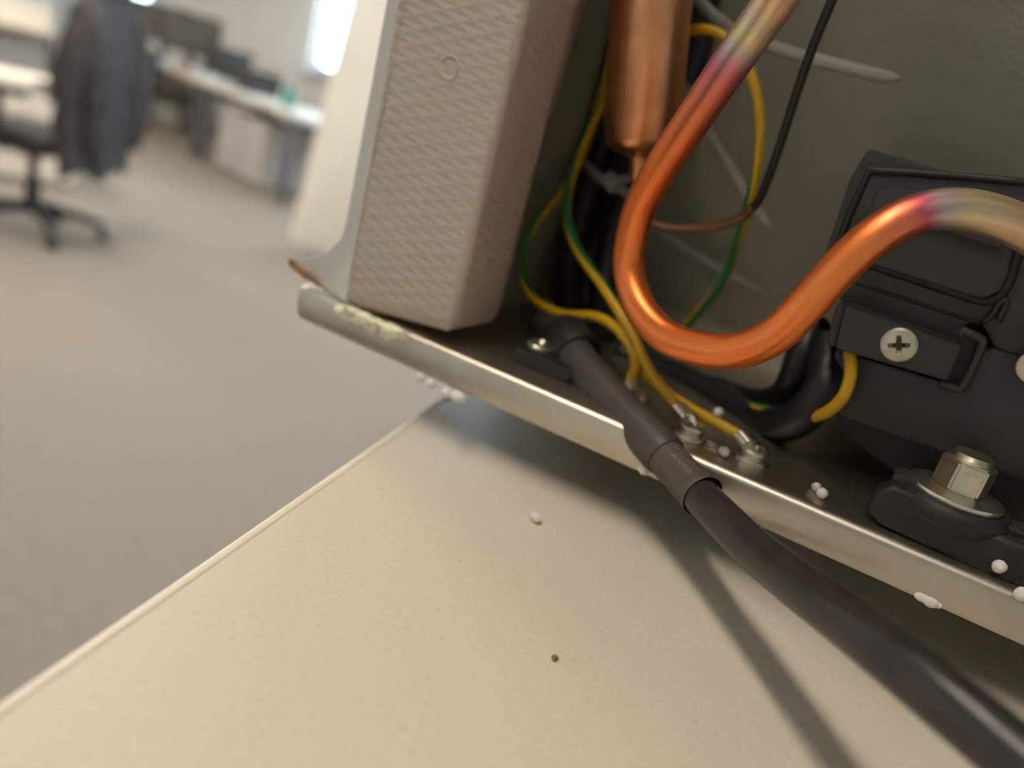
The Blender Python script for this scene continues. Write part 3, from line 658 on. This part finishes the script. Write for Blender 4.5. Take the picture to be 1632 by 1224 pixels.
def monitor(u, v, z, w, h, label, m='panel', yaw=0.0, stand=True):
    r = thing('monitor', label, 'monitor', rm(u, v, .72), 'dark monitors on the desk row')
    R = Matrix.Rotation(RZ+yaw, 3, 'Z')
    obj('shell', G().box(rm(u, v, z), (w, .05, h), 0, .01, 2, R), M['screen'], r, 40)
    obj('screen', G().box(rm(u, v, z)+R @ Vector((0, -.026, .008)), (w-.05, .006, h-.06), 0, .002, 1, R), M[m], r)
    obj('stand', G().box(rm(u, v, (.72+z)/2)+R @ Vector((0, .04, 0)), (.07, .03, z-.72), 0, .004, 1, R), M['screen'], r)
    obj('foot', G().box(rm(u, v, .73)+R @ Vector((0, .02, 0)), (.26, .20, .018), 0, .006, 1, R), M['screen'], r)
monitor(-11.2, VD+.5, 1.16, .62, .42, 'blue grey monitor at the far end of the desk row', 'bluegrey', .85)
monitor(-10.15, VD+.5, 1.13, .62, .42, 'dark monitor in the middle of the desk row', 'panel', .85)
monitor(-9.25, VD+.5, 1.10, .66, .42, 'dark monitor closest to the black storage boxes', 'panel', .85)
def crate(u0, u1, v0, v1, z0, z1, label, nm='storage_box', m='screen', cat='box', grp='black boxes on the desk row'):
    r = thing(nm, label, cat, rm((u0+u1)/2, (v0+v1)/2, z0), grp)
    obj('body', rbox(G(), u0, u1, v0, v1, z0, z1-.03, .01), M[m], r); obj('lid', rbox(G(), u0-.008, u1+.008, v0-.008, v1+.008, z1-.03, z1, .008), M[m], r)
crate(-8.62, -8.08, VD+.42, VD+.72, .72, 1.06, 'taller black storage box on the desk')
crate(-8.02, -7.35, VD+.42, VD+.72, .72, .93, 'low black storage box nearest the desk end')
c = rm(-6.55, VD+.42, .72)
tl = thing('teal_bottle', 'small teal bottle standing near the desk end by the window', 'bottle', c)
obj('body', G().lathe([(0, 0), (.05, 0), (.055, .01), (.055, .11), (.03, .15), (.018, .155), (.018, .17), (0, .17)], c, (0, 0, 1), 20), M['teal'], tl, 40); obj('cap', G().lathe([(0, .17), (.022, .17), (.022, .195), (0, .197)], c, (0, 0, 1), 16), M['teal'], tl)
for u0, v0, w_, d_, z, m, lb in ((-9.2, VD+.02, .44, .2, .05, 'paper', 'stack of white paper on the middle desk'), (-8.55, VD+.16, .26, .2, .05, 'pink', 'pink folder lying on the desk'), (-8.15, VD+.12, .24, .2, .06, 'bluep', 'pale blue folder lying on the desk'), (-7.8, VD+.14, .34, .24, .05, 'paper', 'stack of white paper before the low black box'), (-10.3, VD+.02, .44, .2, .07, 'paper', 'stack of white paper on the far desk')):
    g = G(); n = 5
    for k in range(n): g.box(rm(u0+rnd.uniform(-.01, .01), v0+.15, .72+z*(k+.5)/n), (w_, d_, z/n*.96), RZ+rnd.uniform(-.06, .06))
    single('paper_stack' if m == 'paper' else 'folder', g, M[m], lb, 'paper' if m == 'paper' else 'folder', rm(u0, v0+.15, .72), 'papers on the desk row', None)

# tall cream board leaning in front of the window wall
bl = onz(458, 392, .03)
vd = Vector((bl.x, bl.y, 0)).normalized(); rt = Vector((vd.y, -vd.x, 0))
tilt = math.radians(5.5); e_u = rt*math.cos(tilt) - Vector((0, 0, 1))*math.sin(tilt); e_v = rt*math.sin(tilt) + Vector((0, 0, 1))*math.cos(tilt)
Wd, Hd, rr = .62, 2.1, .05
lo = bl.copy(); lo.z = Wd*math.sin(tilt)+.0005
pts = [lo+e_u*Wd, lo+e_u*Wd+e_v*Hd, lo+e_v*Hd] + [lo+e_u*(rr-rr*math.cos(a))+e_v*(rr-rr*math.sin(a)) for a in [math.pi/2*k/6 for k in range(7)]]
single('cream_board', G().prism(pts, vd*.05, .006), M['cream'], 'tall cream board standing beyond the fridge by the desk end', 'board', lo+e_u*Wd)

# office chair with a jacket over its back
CC = Vector((-3.76, 2.17, 0)); FA = Vector((-.88, -.47, 0)).normalized(); SD = Vector((-FA.y, FA.x, 0)); CRZ = math.atan2(FA.y, FA.x)
def ch(f, s, z): return CC + FA*f + SD*s + Vector((0, 0, z))
cr = thing('office_chair', 'dark swivel office chair on castors with arms', 'chair', CC)
CR = Matrix.Rotation(CRZ, 3, 'Z')
obj('seat', G().box(ch(.02, 0, .47), (.48, .48, .09), 0, .035, 4, CR), M['chair'], cr, 60)
obj('backrest', G().box(ch(-.26, 0, .82), (.07, .44, .56), 0, .03, 4, CR @ Matrix.Rotation(-.12, 3, 'Y')), M['chair'], cr, 60)
obj('back_support', G().tube([ch(-.10, 0, .42), ch(-.26, 0, .44), ch(-.30, 0, .60)], .022, 10, 5), M['cplast'], cr)
obj('gas_lift', G().lathe([(0, .10), (.035, .10), (.035, .26), (.022, .26), (.022, .43), (0, .43)], CC, (0, 0, 1), 20), M['cplast'], cr, 40)
obj('seat_plate', G().box(ch(0, 0, .42), (.26, .22, .04), 0, .01, 2, CR), M['cplast'], cr)
for k in range(5):
    a = math.radians(-14) + k*2*math.pi/5; d = Vector((math.cos(a), math.sin(a), 0)); e = CC + d*.31
    l = obj('base_leg', G().tube([CC+d*.02+Vector((0, 0, .13)), CC+d*.18+Vector((0, 0, .115)), e+Vector((0, 0, .085))], lambda t: .03-.012*t, 10, 5), M['cplast'], cr)
    sd = Vector((-d.y, d.x, 0))
    g = G().lathe([(0, -.028), (.026, -.026), (.028, -.006), (.02, -.004), (.02, .004), (.028, .006), (.026, .026), (0, .028)], e+Vector((0, 0, .028)), sd, 20); g.tube([e+Vector((0, 0, .03)), e+Vector((0, 0, .085))], .011, 8, 2)
    obj('castor', g, M['cplast'], l, 40)
for s in (-1, 1):
    ar = obj('armrest', G().box(ch(.02, s*.28, .685), (.30, .07, .035), 0, .015, 3, CR), M['cplast'], cr, 50)
    obj('arm_post', G().tube([ch(-.02, s*.22, .43), ch(-.02, s*.28, .46), ch(-.02, s*.285, .67)], .018, 10, 5), M['cplast'], ar)
# jacket draped over the backrest
g = G(); rows = []
for k in range(15):
    t = k/14; rows.append([]); z = 1.17-.80*t
    for j in range(49):
        a = 2*math.pi*j/48; s_ = math.sin(a); c_ = math.cos(a)
        wdt = .19+.055*min(1, t*5) + .02*math.sin(t*3); dep = .055+.05*min(1, t*3)
        fold = 1 + (.10*math.sin(7*a+1.3) + .06*math.sin(13*a+4*t))*min(1, t*2.2)
        fs = (abs(c_)**.7)*(1 if c_ > 0 else -1)
        lean = -.265 - .02*(1-t) - .05*(1-t)*.6
        zz = z - (.02*math.sin(5*a) if k == 14 else 0) - .05*max(0, abs(s_)-.6)*(1-t)*2
        if c_ > .15 and t > .62: zz = max(zz, 1.17-.80*.62)
        rows[-1].append(ch(lean + dep*fs*fold, wdt*s_*fold, zz))
cap_c = [ch(-.33, .0, 1.19)]*49
g.grid([cap_c]+rows); bmesh.ops.remove_doubles(g.bm, verts=g.bm.verts, dist=1e-5); bmesh.ops.recalc_face_normals(g.bm, faces=g.bm.faces)
jk = thing('jacket', 'charcoal jacket hung over the back of the office chair', 'jacket', ch(-.28, 0, 1.15))
obj('body', g, M['jacket'], jk, 60)
for s in (-1, 1): obj('sleeve', G().tube([ch(-.31, s*.15, 1.10), ch(-.36, s*.18, .98), ch(-.385, s*.18, .75), ch(-.37, s*.17, .50)], lambda t: .062-.018*t, 12, 6), M['jacket'], jk)
obj('collar', G().tube([ch(-.30, -.12, 1.17), ch(-.355, -.06, 1.19), ch(-.37, 0, 1.195), ch(-.355, .06, 1.19), ch(-.30, .12, 1.17)], .028, 10, 5), M['jacket'], jk)

# desk and cream drawer unit behind the chair at the left
def ldesk():
    c = onz(93, 58, .74); r = thing('side_desk', 'pale desk with a beige carton on it behind the jacket chair', 'desk', (c.x, c.y, 0))
    def q(a, b, z): return Vector((c.x, c.y, 0)) - Vector((vx.x, vx.y, 0))*a + vy*b + Vector((0, 0, z))
    vx = Vector((.53, .85, 0)).normalized(); vy = Vector((-.85, .53, 0)).normalized(); rz = math.atan2(vx.y, vx.x)
    obj('desk_top', G().box(q(.9, .4, .725), (1.8, .8, .03), rz, .004), M['desk'], r)
    obj('edge_band', G().box(q(.9, -.006, .725), (1.8, .012, .031), rz, .003), M['deskedge'], r)
    for a in (.08, 1.72):
        for b in (.06, .74): obj('leg', G().box(q(a, b, .355), (.05, .05, .71), rz, .004), M['leg'], r)
    obj('modesty_panel', G().box(q(.9, .3, .48), (1.6, .02, .44), rz), M['ped'], r)
    k = thing('carton', 'beige carton standing on the desk at the left', 'carton', q(.42, .35, .74))
    obj('body', G().box(q(.42, .35, .8715), (.7, .4, .26), rz, .006), M['cream'], k); obj('tape', G().box(q(.42, .35, 1.0025), (.7, .05, .002), rz), M['deskedge'], k)
ldesk()
c = onz(60, 292, 0); vx = Vector((.53, .85, 0)).normalized(); vy = Vector((-.85, .53, 0)).normalized(); rz = math.atan2(vx.y, vx.x)
du = thing('drawer_unit', 'cream drawer unit on the carpet behind the office chair', 'drawer unit', (c.x, c.y, 0))
def q(a, b, z): return Vector((c.x, c.y, 0)) + vx*a + vy*b + Vector((0, 0, z))
obj('carcass', G().box(q(-.05, .27, .31), (.5, .5, .60), rz, .006), M['cream'], du)
for k in range(3):
    d = obj('drawer', G().box(q(-.05, .011, .12+k*.19), (.48, .018, .18), rz, .004), M['cream'], du); obj('handle', G().tube([q(-.12, -.006, .17+k*.19), q(.02, -.006, .17+k*.19)], .006, 8, 2), M['leg'], d)
for a in (-.25, .15):
    for b in (.07, .47): obj('castor', G().lathe([(0, -.012), (.012, -.012), (.012, .012), (0, .012)], q(a, b, .012), vx, 12), M['cplast'], du)
# black visitor chair under the far desk
c = rm(-8.5, VD+.1, 0)
vc = thing('visitor_chair', 'black chair pushed under the far desk row', 'chair', c)
obj('backrest', G().box(rm(-8.55, VD-.12, .66), (.44, .06, .40), 0, .03, 3, ROT), M['chair'], vc, 50); obj('seat', G().box(rm(-8.55, VD+.14, .45), (.46, .46, .08), 0, .03, 3, ROT), M['chair'], vc, 50)
for s in (-1, 1):
    obj('leg', G().tube([rm(-8.55+s*.22, VD-.13, .70), rm(-8.55+s*.24, VD-.14, .45), rm(-8.55+s*.24, VD-.20, .012)], .018, 10, 5), M['cplast'], vc); obj('leg', G().tube([rm(-8.55+s*.22, VD+.30, .44), rm(-8.55+s*.24, VD+.36, .012)], .018, 10, 5), M['cplast'], vc)

for o in bpy.data.objects:
    if '_at' in o: del o['_at']
